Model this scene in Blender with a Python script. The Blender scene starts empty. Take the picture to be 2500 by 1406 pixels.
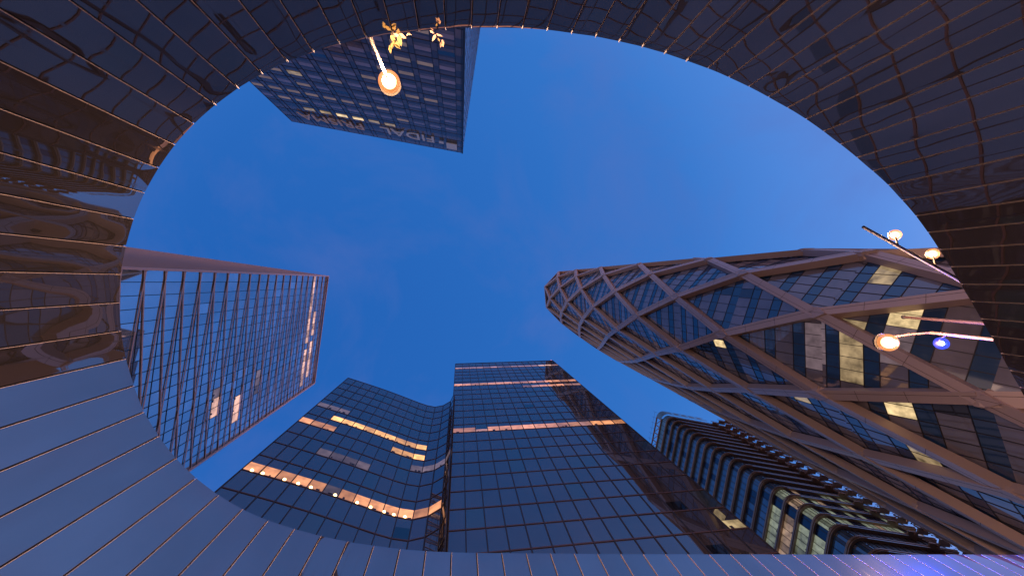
import bpy, math, random
import numpy as np
from mathutils import Vector, Matrix
random.seed(7); rng = np.random.default_rng(7)
S = bpy.context.scene
COL = S.collection
R = math.radians

# ------------------------------------------------------------------ camera
F = 972.0                       # focal length in photo pixels (a 14 mm lens on full frame)
ZEN = (1124.0, 687.0)           # where the verticals of the buildings meet
CAMZ = 1.6
zc = np.array([ZEN[0]-1250, 703-ZEN[1], -F], float); zc /= np.linalg.norm(zc)
xc = np.array([1, 0, 0.]) - zc[0]*zc; xc /= np.linalg.norm(xc)
yc = np.cross(zc, xc)
M = np.array([xc, yc, zc])      # camera -> world
cam = bpy.data.cameras.new('camera'); camo = bpy.data.objects.new('camera', cam); COL.objects.link(camo)
m4 = Matrix([[*M[0], 0], [*M[1], 0], [*M[2], CAMZ], [0, 0, 0, 1]])
camo.matrix_world = m4
cam.sensor_width = 36; cam.lens = F/2500*36; cam.clip_start = 0.05; cam.clip_end = 4000
S.camera = camo

# ------------------------------------------------------------------ sky, sun, exposure
SUN_AZ = R(20)      # towards the right of the photograph, where the dusk is brightest
W = bpy.data.worlds.new('World'); S.world = W; W.use_nodes = True
nt = W.node_tree; nt.nodes.clear()
out = nt.nodes.new('ShaderNodeOutputWorld'); bg = nt.nodes.new('ShaderNodeBackground')
sky = nt.nodes.new('ShaderNodeTexSky'); sky.sky_type = 'NISHITA'; sky.sun_disc = False
sky.sun_elevation = R(-2.0); sky.sun_rotation = R(90)-SUN_AZ; sky.ozone_density = 6; sky.dust_density = 1.5; sky.air_density = 1.2
tc = nt.nodes.new('ShaderNodeTexCoord')
sep = nt.nodes.new('ShaderNodeSeparateXYZ'); nt.links.new(tc.outputs['Generated'], sep.inputs[0])
ramp = nt.nodes.new('ShaderNodeValToRGB'); nt.links.new(sep.outputs['Z'], ramp.inputs[0])
cr = ramp.color_ramp
stops = [(0.0, (1.25, .56, .34)), (0.10, (1.0, .52, .40)), (.25, (.44, .40, .56)), (.42, (.16, .29, .69)), (.62, (.066, .21, .62)), (.85, (.024, .145, .50)), (1.0, (.019, .13, .47))]
cr.elements[0].position = stops[0][0]; cr.elements[0].color = (*stops[0][1], 1)
cr.elements[1].position = stops[-1][0]; cr.elements[1].color = (*stops[-1][1], 1)
for p, c in stops[1:-1]:
    e = cr.elements.new(p); e.color = (*c, 1)
# brighter towards the afterglow on the right
dotn = nt.nodes.new('ShaderNodeVectorMath'); dotn.operation = 'DOT_PRODUCT'; dotn.inputs[1].default_value = (math.cos(SUN_AZ-R(45)), math.sin(SUN_AZ-R(45)), 0)
nt.links.new(tc.outputs['Generated'], dotn.inputs[0])
mr = nt.nodes.new('ShaderNodeMapRange'); mr.inputs[1].default_value = -.7; mr.inputs[2].default_value = .8; mr.inputs[3].default_value = 0; mr.inputs[4].default_value = 1
nt.links.new(dotn.outputs['Value'], mr.inputs[0])
gl = nt.nodes.new('ShaderNodeMixRGB'); gl.blend_type = 'MULTIPLY'; gl.inputs[0].default_value = 1
rr = nt.nodes.new('ShaderNodeValToRGB'); rr.color_ramp.elements[0].color = (.50, .76, .88, 1); rr.color_ramp.elements[1].color = (1.75, 1.38, 1.25, 1)
nt.links.new(mr.outputs[0], rr.inputs[0]); nt.links.new(ramp.outputs[0], gl.inputs[1]); nt.links.new(rr.outputs[0], gl.inputs[2])
# thin mauve cloud veils
nz = nt.nodes.new('ShaderNodeTexNoise'); nz.inputs['Scale'].default_value = 2.6; nz.inputs['Detail'].default_value = 10; nz.inputs['Roughness'].default_value = .6; nz.inputs['Distortion'].default_value = .5
nt.links.new(tc.outputs['Generated'], nz.inputs['Vector'])
cm = nt.nodes.new('ShaderNodeMapRange'); cm.inputs[1].default_value = .46; cm.inputs[2].default_value = .72; cm.inputs[4].default_value = .42
nt.links.new(nz.outputs['Fac'], cm.inputs[0])
cl = nt.nodes.new('ShaderNodeMixRGB'); cl.inputs[2].default_value = (.11, .16, .47, 1)
nt.links.new(cm.outputs[0], cl.inputs[0]); nt.links.new(gl.outputs[0], cl.inputs[1])
ad = nt.nodes.new('ShaderNodeMixRGB'); ad.blend_type = 'ADD'; ad.inputs[0].default_value = .12
nt.links.new(cl.outputs[0], ad.inputs[1]); nt.links.new(sky.outputs[0], ad.inputs[2])
nt.links.new(ad.outputs[0], bg.inputs['Color']); bg.inputs['Strength'].default_value = 1.0
nt.links.new(bg.outputs[0], out.inputs[0])
sl = bpy.data.lights.new('sun', 'SUN'); sl.energy = .25; sl.angle = R(25); sl.color = (1, .62, .42)
slo = bpy.data.objects.new('sun', sl); COL.objects.link(slo)
sd = Vector((-math.cos(R(215))*-1, -math.sin(R(215))*-1, .35))   # afterglow low behind the camera's left
slo.rotation_euler = sd.to_track_quat('Z', 'Y').to_euler()
S.view_settings.view_transform = 'Standard'; S.view_settings.look = 'None'
S.view_settings.exposure = 0; S.view_settings.gamma = 1
S.render.engine = 'CYCLES'
S.cycles.max_bounces = 8; S.cycles.glossy_bounces = 6; S.cycles.sample_clamp_indirect = 4
try: S.cycles.caustics_reflective = False
except Exception: pass

# ------------------------------------------------------------------ helpers
def ray(px, py):
    v = M @ np.array([px-1250, 703-py, -F], float)
    return v/v[2]
def P(px, py, h):
    """world point seen at photo pixel (px, py), h metres above the camera"""
    d = ray(px, py)
    return np.array([d[0]*h, d[1]*h, h+CAMZ])
def proj(p):
    w = np.asarray(p, float)-np.array([0, 0, CAMZ]); c_ = M.T @ w
    return 1250+F*c_[0]/(-c_[2]), 703-F*c_[1]/(-c_[2])
def tag(o, label=None, cat=None, group=None, kind=None):
    if label: o['label'] = label
    if cat: o['category'] = cat
    if group: o['group'] = group
    if kind: o['kind'] = kind
    return o
def empty(name, loc, label=None, cat=None, group=None):
    o = bpy.data.objects.new(name, None); COL.objects.link(o); o.location = loc; o.empty_display_size = .5
    return tag(o, label, cat, group)
class MB:
    def __init__(s): s.v = []; s.f = []; s.m = []
    def add(s, vs, fs, m=0):
        b = len(s.v); s.v += [tuple(map(float, x)) for x in vs]; s.f += [[b+i for i in f] for f in fs]; s.m += [m]*len(fs)
    def quad(s, a, b, c, d, m=0): s.add([a, b, c, d], [[0, 1, 2, 3]], m)
    def hexa(s, p, m=0):   # 8 corners: bottom 0-3, top 4-7
        s.add(p, [[0, 3, 2, 1], [4, 5, 6, 7], [0, 1, 5, 4], [1, 2, 6, 5], [2, 3, 7, 6], [3, 0, 4, 7]], m)
    def beam(s, a, b, n, w, d, m=0, up=0.0):
        """box from a to b; outer face centre-line on a-b raised by up along n, width w, depth d"""
        a = np.asarray(a, float); b = np.asarray(b, float); n = np.asarray(n, float)
        t = b-a; L = np.linalg.norm(t); t = t/L
        n = n-(n@t)*t; n /= np.linalg.norm(n); q = np.cross(t, n)
        o = []
        for e in (a, b):
            for (i, j) in ((-.5, up-d), (.5, up-d), (.5, up), (-.5, up)):
                o.append(e+q*w*i+n*j)
        s.hexa(o, m)
    def tube(s, pts, r, n=10, m=0):
        pts = [np.asarray(p, float) for p in pts]; rings = []
        rs = r if isinstance(r, (list, tuple)) else [r]*len(pts)
        ref = np.array([.31, .2, .93])
        for i, p in enumerate(pts):
            t = pts[min(i+1, len(pts)-1)]-pts[max(i-1, 0)]; t = t/np.linalg.norm(t)
            a = np.cross(t, ref); a /= np.linalg.norm(a); b = np.cross(t, a)
            rings.append([p+rs[i]*(math.cos(2*math.pi*k/n)*a+math.sin(2*math.pi*k/n)*b) for k in range(n)])
        vs = [x for rg in rings for x in rg]; fs = []
        for i in range(len(pts)-1):
            for k in range(n):
                fs.append([i*n+k, i*n+(k+1) % n, (i+1)*n+(k+1) % n, (i+1)*n+k])
        fs.append(list(range(n))[::-1]); fs.append([(len(pts)-1)*n+k for k in range(n)])
        s.add(vs, fs, m)
    def sphere(s, c, r, nu=20, nv=12, m=0, sz=1.0):
        c = np.asarray(c, float); vs = [c+np.array([0, 0, r*sz])]; fs = []
        for i in range(1, nv):
            a = math.pi*i/nv
            for k in range(nu):
                b = 2*math.pi*k/nu; vs.append(c+r*np.array([math.sin(a)*math.cos(b), math.sin(a)*math.sin(b), math.cos(a)*sz]))
        vs.append(c-np.array([0, 0, r*sz]))
        for k in range(nu): fs.append([0, 1+k, 1+(k+1) % nu])
        for i in range(nv-2):
            for k in range(nu): fs.append([1+i*nu+k, 1+(i+1)*nu+k, 1+(i+1)*nu+(k+1) % nu, 1+i*nu+(k+1) % nu])
        e = len(vs)-1
        for k in range(nu): fs.append([1+(nv-2)*nu+(k+1) % nu, 1+(nv-2)*nu+k, e])
        s.add(vs, fs, m)
    def build(s, name, mats, parent=None, smooth=False):
        if not isinstance(mats, (list, tuple)): mats = [mats]
        off = np.zeros(3)
        p = parent
        while p is not None: off += np.array(p.location); p = p.parent
        me = bpy.data.meshes.new(name)
        me.from_pydata([tuple(np.array(v)-off) for v in s.v], [], s.f)
        for m in mats: me.materials.append(m)
        me.polygons.foreach_set('material_index', s.m)
        if smooth: me.polygons.foreach_set('use_smooth', [True]*len(s.f))
        me.update()
        o = bpy.data.objects.new(name, me); COL.objects.link(o)
        if parent is not None: o.parent = parent
        return o

def mat(name, base, rough=.5, metal=0., ior=1.5, emit=None, es=1., noise=None, bump=None, spec=None):
    """noise=(scale, amount, stretch_xyz) varies the base colour; bump=(scale, strength, distance)"""
    m = bpy.data.materials.new(name); m.use_nodes = True; n = m.node_tree.nodes; l = m.node_tree.links
    b = n['Principled BSDF']; b.inputs['Base Color'].default_value = (*base, 1)
    b.inputs['Roughness'].default_value = rough; b.inputs['Metallic'].default_value = metal; b.inputs['IOR'].default_value = ior
    if emit: b.inputs['Emission Color'].default_value = (*emit, 1); b.inputs['Emission Strength'].default_value = es
    tcn = n.new('ShaderNodeTexCoord')
    if noise:
        mp = n.new('ShaderNodeMapping'); mp.inputs['Scale'].default_value = noise[2] if len(noise) > 2 else (1, 1, 1)
        l.new(tcn.outputs['Object'], mp.inputs[0])
        t = n.new('ShaderNodeTexNoise'); t.inputs['Scale'].default_value = noise[0]; t.inputs['Detail'].default_value = 5
        l.new(mp.outputs[0], t.inputs['Vector'])
        r = n.new('ShaderNodeMapRange'); r.inputs[1].default_value = .25; r.inputs[2].default_value = .75
        r.inputs[3].default_value = 1-noise[1]; r.inputs[4].default_value = 1+noise[1]; l.new(t.outputs['Fac'], r.inputs[0])
        x = n.new('ShaderNodeVectorMath'); x.operation = 'SCALE'; x.inputs[0].default_value = emit if emit else base
        l.new(r.outputs[0], x.inputs['Scale'])
        l.new(x.outputs[0], b.inputs['Emission Color' if emit else 'Base Color'])
    if bump:
        t2 = n.new('ShaderNodeTexNoise'); t2.inputs['Scale'].default_value = bump[0]; t2.inputs['Detail'].default_value = 2
        l.new(tcn.outputs['Object'], t2.inputs['Vector'])
        bp = n.new('ShaderNodeBump'); bp.inputs['Strength'].default_value = bump[1]; bp.inputs['Distance'].default_value = bump[2]
        l.new(t2.outputs['Fac'], bp.inputs['Height']); l.new(bp.outputs[0], b.inputs['Normal'])
    return m

def crom(pts, k=8, closed=False):
    pts = [np.asarray(p, float) for p in pts]; n = len(pts); o = []
    for i in range(n if closed else n-1):
        if closed: a, b, c, d = pts[(i-1) % n], pts[i], pts[(i+1) % n], pts[(i+2) % n]
        else: a, b, c, d = pts[max(i-1, 0)], pts[i], pts[i+1], pts[min(i+2, n-1)]
        for j in range(k):
            t = j/k
            o.append(.5*((2*b)+(-a+c)*t+(2*a-5*b+4*c-d)*t*t+(-a+3*b-3*c+d)*t**3))
    if not closed: o.append(pts[-1])
    return o
def resample(pts, n, closed=False, phase=0.):
    p = np.array(pts); 
    if closed: p = np.vstack([p, p[:1]])
    L = np.concatenate([[0], np.cumsum(np.linalg.norm(np.diff(p, axis=0), axis=1))])
    s = (np.arange(n)/n*L[-1]+phase) % L[-1] if closed else np.linspace(0, L[-1], n)
    return np.stack([np.interp(s, L, p[:, i]) for i in range(p.shape[1])], 1), L[-1]
def plen(pts): return float(np.sum(np.linalg.norm(np.diff(np.array(pts), axis=0), axis=1)))

def outward(path, i, closed, centre):
    if isinstance(centre, float):
        n = len(path); a = path[max(i-1, 0)]; b = path[min(i+1, n-1)]; t = (b-a)/np.linalg.norm(b-a); return centre*np.array([t[1], -t[0]])
    n = len(path); a = path[(i-1) % n] if closed or i > 0 else path[i]; b = path[(i+1) % n] if closed or i < n-1 else path[i]
    t = b-a; t = t/np.linalg.norm(t); q = np.array([t[1], -t[0]])
    if q @ (path[i]-centre) < 0: q = -q
    return q

# ------------------------------------------------------------------ materials
M_panel = mat('mirror_metal', (.39, .345, .335), rough=.02, metal=.94, noise=(1.1, .10, (1, 1, .3)))
b_ = M_panel.node_tree.nodes['Principled BSDF']; b_.inputs['Coat Weight'].default_value = .04; b_.inputs['Coat Roughness'].default_value = .3
n_ = M_panel.node_tree.nodes; l_ = M_panel.node_tree.links   # faint rain streaks and handling marks in the gloss
t_ = n_.new('ShaderNodeTexCoord'); mp_ = n_.new('ShaderNodeMapping'); mp_.inputs['Scale'].default_value = (9, 9, .35); l_.new(t_.outputs['Object'], mp_.inputs[0])
k_ = n_.new('ShaderNodeTexNoise'); k_.inputs['Scale'].default_value = 1.6; k_.inputs['Detail'].default_value = 7; l_.new(mp_.outputs[0], k_.inputs['Vector'])
r_ = n_.new('ShaderNodeMapRange'); r_.inputs[1].default_value = .56; r_.inputs[2].default_value = .82; r_.inputs[3].default_value = .008; r_.inputs[4].default_value = .14; l_.new(k_.outputs['Fac'], r_.inputs[0]); l_.new(r_.outputs[0], b_.inputs['Roughness'])
oi_ = n_.new('ShaderNodeObjectInfo'); mm0 = n_.new('ShaderNodeMapRange'); mm0.inputs[3].default_value = .88; mm0.inputs[4].default_value = 1.10; l_.new(oi_.outputs['Random'], mm0.inputs[0])
src = b_.inputs['Base Color'].links[0].from_socket; sc_ = n_.new('ShaderNodeVectorMath'); sc_.operation = 'SCALE'; l_.new(src, sc_.inputs[0]); l_.new(mm0.outputs[0], sc_.inputs['Scale']); l_.new(sc_.outputs[0], b_.inputs['Base Color'])
M_joint = mat('joint_black', (.008, .007, .007), rough=.8)
M_edge = mat('panel_edge', (.46, .38, .36), rough=.6, metal=.1)
M_clip = mat('clip_steel', (.85, .85, .9), rough=.45, metal=.3)
M_ground = mat('paving', (.14, .13, .12), rough=.8, noise=(.6, .25))
M_clad = mat('beam_cladding', (.50, .38, .33), rough=.42, metal=.25, noise=(.15, .08), bump=(.6, .15, .02))
M_seam = mat('cladding_seam', (.03, .022, .02), rough=.8)
M_pane = mat('pane_blinds', (.20, .19, .22), rough=.03, ior=2.0, noise=(.25, .3))
M_pane2 = mat('pane_dark', (.035, .04, .055), rough=.02, ior=1.9)
M_spand = mat('spandrel_blue', (.022, .065, .15), rough=.04, ior=2.0)
M_mull = mat('mullion_dark', (.03, .024, .025), rough=.5)
M_mullb = mat('mullion_brown', (.13, .075, .06), rough=.4, metal=.3)
M_gA = mat('curtain_glass', (.050, .046, .050), rough=.012, ior=2.45, noise=(.12, .35), bump=(.35, .05, .02))
M_gB = mat('curtain_glass_teal', (.04, .06, .07), rough=.02, ior=2.4, bump=(.35, .05, .02))
M_gC = mat('curtain_glass_open', (.006, .010, .016), rough=.03, ior=2.0)
M_roof = mat('roof_gravel', (.12, .12, .12), rough=.9)
M_conc = mat('rear_cladding', (.22, .21, .21), rough=.7, noise=(.2, .15))
def lit(name, c, s, n=.45): return mat(name, (.02, .02, .02), rough=.1, emit=c, es=s, noise=(.9, n))
L_or = lit('lit_orange', (1., .40, .17), .95)
L_or2 = lit('lit_amber', (1., .46, .15), 1.25)
L_dim = lit('lit_faint', (.22, .15, .17), .6)
L_pink = lit('lit_pink', (1., .55, .42), .75)
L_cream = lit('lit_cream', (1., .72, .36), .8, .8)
L_cream2 = lit('lit_cream_soft', (.6, .42, .22), .5, .8)
L_green = lit('lit_greenish', (.34, .38, .28), .42, .6)
L_bulb = mat('downlight', (1, .8, .5), emit=(1, .62, .25), es=9)

# ------------------------------------------------------------------ ground
g = MB(); g.quad((-600, -600, 0), (600, -600, 0), (600, 600, 0), (-600, 600, 0))
gr = g.build('ground', M_ground); tag(gr, kind='structure')

# ------------------------------------------------------------------ generic curtain wall
def variants(m, k=3):
    o = []
    for i in range(k):
        c = m.copy(); c.name = m.name+'_room'; nd = c.node_tree.nodes['Principled BSDF']; nd.inputs['Emission Strength'].default_value *= (.55, 1.0, 1.35)[i]; o.append(c)
    return o
def curtain(root, path, ztop, z0, pitch, centre, glassmats, pick, mull=(.07, .10), trans=(.09, .08), mm=M_mull, tm=None,
            tilt=.006, closed=False, name='curtain_wall', gridname='mullion_grid', zfirst=None):
    """path: plan points, one per mullion. pick(col, floor) -> list of (fa, fb, material) from cell top (0) to bottom (1)"""
    path = [np.asarray(p, float) for p in path]; n = len(path); nseg = n if closed else n-1
    nf = int((ztop-z0)/pitch)
    G = MB(); K = MB(); DK = MB(); glassmats = list(glassmats); vmap = {}
    for i_, m_ in enumerate(list(glassmats)):
        if m_.name.startswith('lit_'):
            vmap[i_] = [i_]+list(range(len(glassmats), len(glassmats)+3)); glassmats += variants(m_)
    for j in range(nseg):
        a, b = path[j], path[(j+1) % n]
        q = np.array([(b-a)[1], -(b-a)[0]]); q /= np.linalg.norm(q)
        if isinstance(centre, float): q = q*centre
        elif q @ (a-centre) < 0: q = -q
        for i in range(nf+1):
            zt = ztop-i*pitch; zb = max(zt-pitch, z0)
            if zt-zb < .05: continue
            for fa, fb, m in pick(j, i):
                za, zd = zt-(zt-zb)*fa, zt-(zt-zb)*fb
                e = rng.normal(0, tilt, 3)
                if m in vmap:
                    m = int(rng.choice(vmap[m]))
                    L2 = np.linalg.norm(b-a); tt = (b-a)/L2; hgt = za-zd
                    for _ in range(int(rng.integers(0, 3))):      # furniture and people-high clutter at the sill
                        x0 = rng.uniform(0.05, .7)*L2; w_ = rng.uniform(.15, .5); h_ = hgt*rng.uniform(.12, .38)
                        p0 = a+tt*x0+q*.012; p1 = a+tt*min(x0+w_, L2)+q*.012
                        DK.quad((*p0, zd), (*p1, zd), (*p1, zd+h_), (*p0, zd+h_))
                def vv(pt, z, o): return (pt[0]+q[0]*o, pt[1]+q[1]*o, z)
                # keep a pane planar: offset = plane in (s, z)
                o00, o10, o01 = e; o11 = o10+o01-o00
                G.quad(vv(a, zd, o00-.02), vv(b, zd, o10-.02), vv(b, za, o11-.02), vv(a, za, o01-.02), m)
            # transom
            K.add([(*(a+q*.0), zt-trans[0]/2), (*(b), zt-trans[0]/2), (*(b+q*trans[1]), zt-trans[0]/2), (*(a+q*trans[1]), zt-trans[0]/2),
                   (*(a), zt+trans[0]/2), (*(b), zt+trans[0]/2), (*(b+q*trans[1]), zt+trans[0]/2), (*(a+q*trans[1]), zt+trans[0]/2)],
                  [[0, 3, 2, 1], [4, 5, 6, 7], [2, 3, 7, 6], [0, 1, 5, 4]], 1)
    for j in range(n):
        q = outward(path, j, closed, centre); t = np.array([-q[1], q[0]])*mull[0]/2; a = path[j]-q*.05; b = path[j]+q*mull[1]
        K.hexa([(*(a-t), z0), (*(a+t), z0), (*(b+t), z0), (*(b-t), z0), (*(a-t), ztop), (*(a+t), ztop), (*(b+t), ztop), (*(b-t), ztop)], 0)
    if DK.f: G.add(DK.v, DK.f, len(glassmats)); glassmats.append(mm)
    w = G.build(name, glassmats, root); k = K.build(gridname, [mm, tm or mm], root)
    return w, k

def prism(root, path, z0, z1, m, name, mroof=None):
    b = MB(); n = len(path); path = [tuple(p[:2]) for p in path]
    for i in range(n):
        a, c = path[i], path[(i+1) % n]; b.quad((*a, z0), (*c, z0), (*c, z1), (*a, z1))
    o = b.build(name, m, root)
    r = MB(); r.add([(*p, z1+.01) for p in path], [list(range(n))]); r.build('roof', mroof or M_roof, root)
    return o
def inset(path, centre, d):
    n = len(path); return [path[i]-outward(path, i, True, centre)*d for i in range(n)]

# ------------------------------------------------------------------ ring wall of mirror panels
H = 9.4
rim_px = [(355,469),(389,410),(428,355),(474,304),(524,259.5),(579,218.5),(636,184),(697,154),(761,130),(824.5,110),(891,95.6),(956,84),(1023,78),(1088,73),
 (1151.5,69.3),(1215,69.3),(1278,70.7),(1339,75),(1400,83),(1460,91.5),(1519,104),(1577,118),(1634,135),(1688,154),(1742,174),(1794,197),(1846,222),(1896,249.5),
 (1944,277),(1991,308),(2035.5,341),(2078,374),(2120,409.5),(2161,445.4),(2197,484),(2233,525),(2265,568),(2293,610),(2315,644),(2338,682),(2352,705.5),(2375,744),
 (2407,800),(2433.5,847),(2458.5,893),(2485,939.6),(2500,968),(2530,1022),(2575,1105),(2620,1190),(2655,1265),(2665,1320),(2640,1350),(2590,1353.5),(2500,1352.6),(2378,1352.2),(2174,1352),(1955,1351.8),
 (1762,1351.4),(1608,1351),(1501,1350.5),(1447,1350.2),(1389.4,1349.8),(1333,1349.3),(1274,1348.8),(1214.8,1348.3),(1154.7,1347.6),(1093,1346),(1031,1342.7),(968,1337),(905,1329),
 (840,1318.5),(775.6,1304.5),(709,1286.5),(647,1265.5),(587,1238.4),(529,1203.5),(477,1163.5),(427,1113),(386,1059),(350,999),(326,935),(307,869),(296,802),(292.5,734),(296,666),(309,598.5),(328,533)]
# the rim keeps to the photo pixels only through the horizontal plane at height H: a real closed curve in metres
rim_xy = [P(x, y, H)[:2] for x, y in rim_px]
fine = crom(rim_xy, 10, True)
per = plen(fine+[fine[0]]); NP = int(round(per/.597))
# start where a joint is seen at the top of the picture
i0 = min(range(len(fine)), key=lambda i: np.linalg.norm(fine[i]-P(1151.5, 69.3, H)[:2]))
fine = fine[i0:]+fine[:i0]
cen = np.array([4.5, .5])
dense, per = resample(fine, NP*6, True)
def nin(i):   # inward normal
    n = len(dense); t = dense[(i+1) % n]-dense[(i-1) % n]; t = t/np.linalg.norm(t); q = np.array([t[1], -t[0]])
    if q @ (cen-dense[i]) < 0: q = -q
    return q
def smooth_n(i):
    v = sum(nin((i+k) % len(dense)) for k in range(-3, 4)); return v/np.linalg.norm(v)
NR = [smooth_n(i) for i in range(len(dense))]
ring = empty('mirror_wall', (0, 0, 0), 'tall oval wall of polished metal panels enclosing the view, with straight vertical joints', 'wall')
ring.location = (float(cen[0]), float(cen[1]), 0)
ztopp = H+CAMZ
zz = [0.0, 1.2, 2.4, 3.4, 4.4, 5.2, 6.0, 6.6, 7.2, 7.8, 8.3, 8.8, 9.2, 9.6, 9.9, 10.2, 10.45, 10.65, 10.8, 10.9, 10.96, ztopp]
def wob(s, z, seed):
    return (.0035*math.sin(z*2.1+seed*1.7)+.0022*math.sin(z*5.3+seed*2.9)+.0016*math.sin(z*1.3+seed*.37))*1.0
for p in range(NP):
    b = MB(); vs = []; gap = .026
    bow = .002+rng.normal(0, .0014); tw = rng.normal(0, .0010); sd_ = rng.uniform(0, 50)
    for z in zz:
        for k in range(7):
            i = (p*6+k) % len(dense); c = dense[i].copy()
            u = k/6
            if k == 0: c = c+(dense[(i+1) % len(dense)]-c)*gap/.1*.5
            if k == 6: c = c+(dense[(i-1) % len(dense)]-c)*gap/.1*.5
            off = bow*(4*u*(1-u))+tw*(u-.5)*(z/6)+wob(u, z, p*.35)*(.35+.65*4*u*(1-u))*.42
            off -= .003*math.exp(-(ztopp-z)/.12)+.006*math.exp(-(ztopp-z)/.6)
            c = c-NR[i]*(.0) + NR[i]*off
            vs.append((c[0], c[1], z))
    fs = []
    nz_ = len(zz)
    for a in range(nz_-1):
        for k in range(6): fs.append([a*7+k, a*7+k+1, (a+1)*7+k+1, (a+1)*7+k])
    b.add(vs, fs, 0)
    # folded returns at both long edges and the top
    e = MB()
    for kk, sgn in ((0, -1), (6, 1)):
        for a in range(nz_-1):
            i = (p*6+kk) % len(dense)
            q = NR[i]
            A = np.array(vs[a*7+kk]); B = np.array(vs[(a+1)*7+kk]); D = np.array([-q[0], -q[1], 0])*.035
            e.quad(A, B, B+D, A+D)
            if kk == 6:
                t_ = np.array([-q[1], q[0], 0]); Q3 = np.array([q[0], q[1], 0])*.003
                if t_ @ (np.array(vs[a*7+5])-A) < 0: t_ = -t_
                e.quad(A+Q3, B+Q3, B+Q3+t_*.008, A+Q3+t_*.008); e.quad(A+Q3, B+Q3, B, A)
    for k in range(6):
        i = (p*6+k) % len(dense); q = NR[i]; D = np.array([-q[0], -q[1], 0])*.05
        A = np.array(vs[(nz_-1)*7+k]); B = np.array(vs[(nz_-1)*7+k+1]); e.quad(A, B, B+D, A+D)
    po = b.build('wall_panel', M_panel, ring, smooth=True)
    e.build('panel_return', M_edge, po)
    # small steel clip at the top of the joint
    i = (p*6) % len(dense); q = NR[i]; t = np.array([-q[1], q[0]]); c = dense[i]+q*.012
    k_ = MB(); o = []
    for z in (ztopp-.12, ztopp-.002):
        for (s_, r_) in ((-.010, -.02), (.010, -.02), (.010, .010), (-.010, .010)):
            pt = c+t*s_+q*r_; o.append((pt[0], pt[1], z))
    cpx = proj((c[0], c[1], ztopp))
    if cpx[1] < 300 and 480 < cpx[0] < 1700: k_.hexa(o); k_.build('joint_clip', M_clip, po)
# backing shell and coping
sh = MB(); n = len(dense)
for i in range(0, n, 2):
    j = (i+2) % n
    for (o0, za, zb, mm_) in ((-.045, 0, ztopp-.012, 0),):
        a = dense[i]+NR[i]*o0; b2 = dense[j]+NR[j]*o0
        sh.quad((*a, za), (*b2, za), (*b2, zb), (*a, zb), 0)
    a = dense[i]-NR[i]*.42; b2 = dense[j]-NR[j]*.42
    sh.quad((*a, 0), (*b2, 0), (*b2, ztopp-.012), (*a, ztopp-.012), 1)
    c0 = dense[i]-NR[i]*.045; c1 = dense[j]-NR[j]*.045
    sh.quad((*c0, ztopp-.012), (*c1, ztopp-.012), (*b2, ztopp-.012), (*a, ztopp-.012), 1)
sh.build('backing_shell', [M_joint, M_conc], ring)

# ------------------------------------------------------------------ oval tower with diagonal lattice
KROW = 14.1
cp = [(38.3, 7.4), (39.9, 12.3), (43.1, 16.1), (47.2, 20.0), (51.6, 23.6), (56.0, 26.8), (60.4, 29.9), (65.0, 33.0), (69.7, 36.0), (74.5, 38.7), (79.5, 40.9), (84.8, 42.0),
      (90, 41.3), (94.6, 38.6), (97.6, 34.2), (98.4, 28.9), (97.4, 23.6), (94.6, 18.9), (91.0, 14.8), (87.0, 11.2), (82.6, 8.0), (78.0, 5.2), (73.2, 2.6), (68.3, .2), (63.3, -2.0),
      (58.2, -3.9), (52.8, -5.2), (45.9, -4.75), (41.6, -2.0), (39.1, 2.4)]
NC = len(cp)   # 30 lattice columns
o_c = np.array([68., 17.5]); axd = np.array([math.cos(R(26)), math.sin(R(26))]); latd = np.array([-axd[1], axd[0]])
fineD = np.array(crom([np.array(c) for c in cp], 20, True))
def shiftD(xy, h):
    """plan point of the oval at height h above the camera"""
    s = np.interp(h, [-2, 14, 28, 42, 56, 85, 113], [13, 9.5, 5.9, 2.9, 1.5, .5, 0])
    near = np.clip(1-((xy-np.array([38, 6])) @ axd)/30, 0, 1)
    side = (xy-o_c) @ latd/20
    far = 1-near
    k = np.interp(h, [0, 60, 140, 185], [1.13, 1.08, 1.0, .97])
    lat = (xy-o_c) @ latd
    return xy+axd*s*(near*.75+.25)+latd*lat*(k-1)*np.clip(far*1.4, 0, 1)
def nrmD(u):
    """outline point and outward normal at column parameter u"""
    x = (u % NC)*20; i = int(x) % len(fineD); f = x-int(x); a = fineD[i]; b = fineD[(i+1) % len(fineD)]
    p = a*(1-f)+b*f; t = fineD[(i+6) % len(fineD)]-fineD[(i-6) % len(fineD)]; t = t/np.linalg.norm(t); q = np.array([t[1], -t[0]])
    if q @ (p-o_c) < 0: q = -q
    return p, q
def nodeD(c, k):
    h = k*KROW-CAMZ*0; p, q = nrmD(c); xy = shiftD(p, h); return np.array([xy[0], xy[1], h+CAMZ]), np.array([q[0], q[1], 0])
d2 = empty('lattice_tower', (float(o_c[0]), float(o_c[1]), 0), 'rounded oval tower wrapped in a thick mauve diagonal lattice, leaning in from the right', 'tower')
TOPK = 13.0
lat_ = MB(); sm = MB(); pl = MB()
ks = list(range(0, 13))
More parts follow.
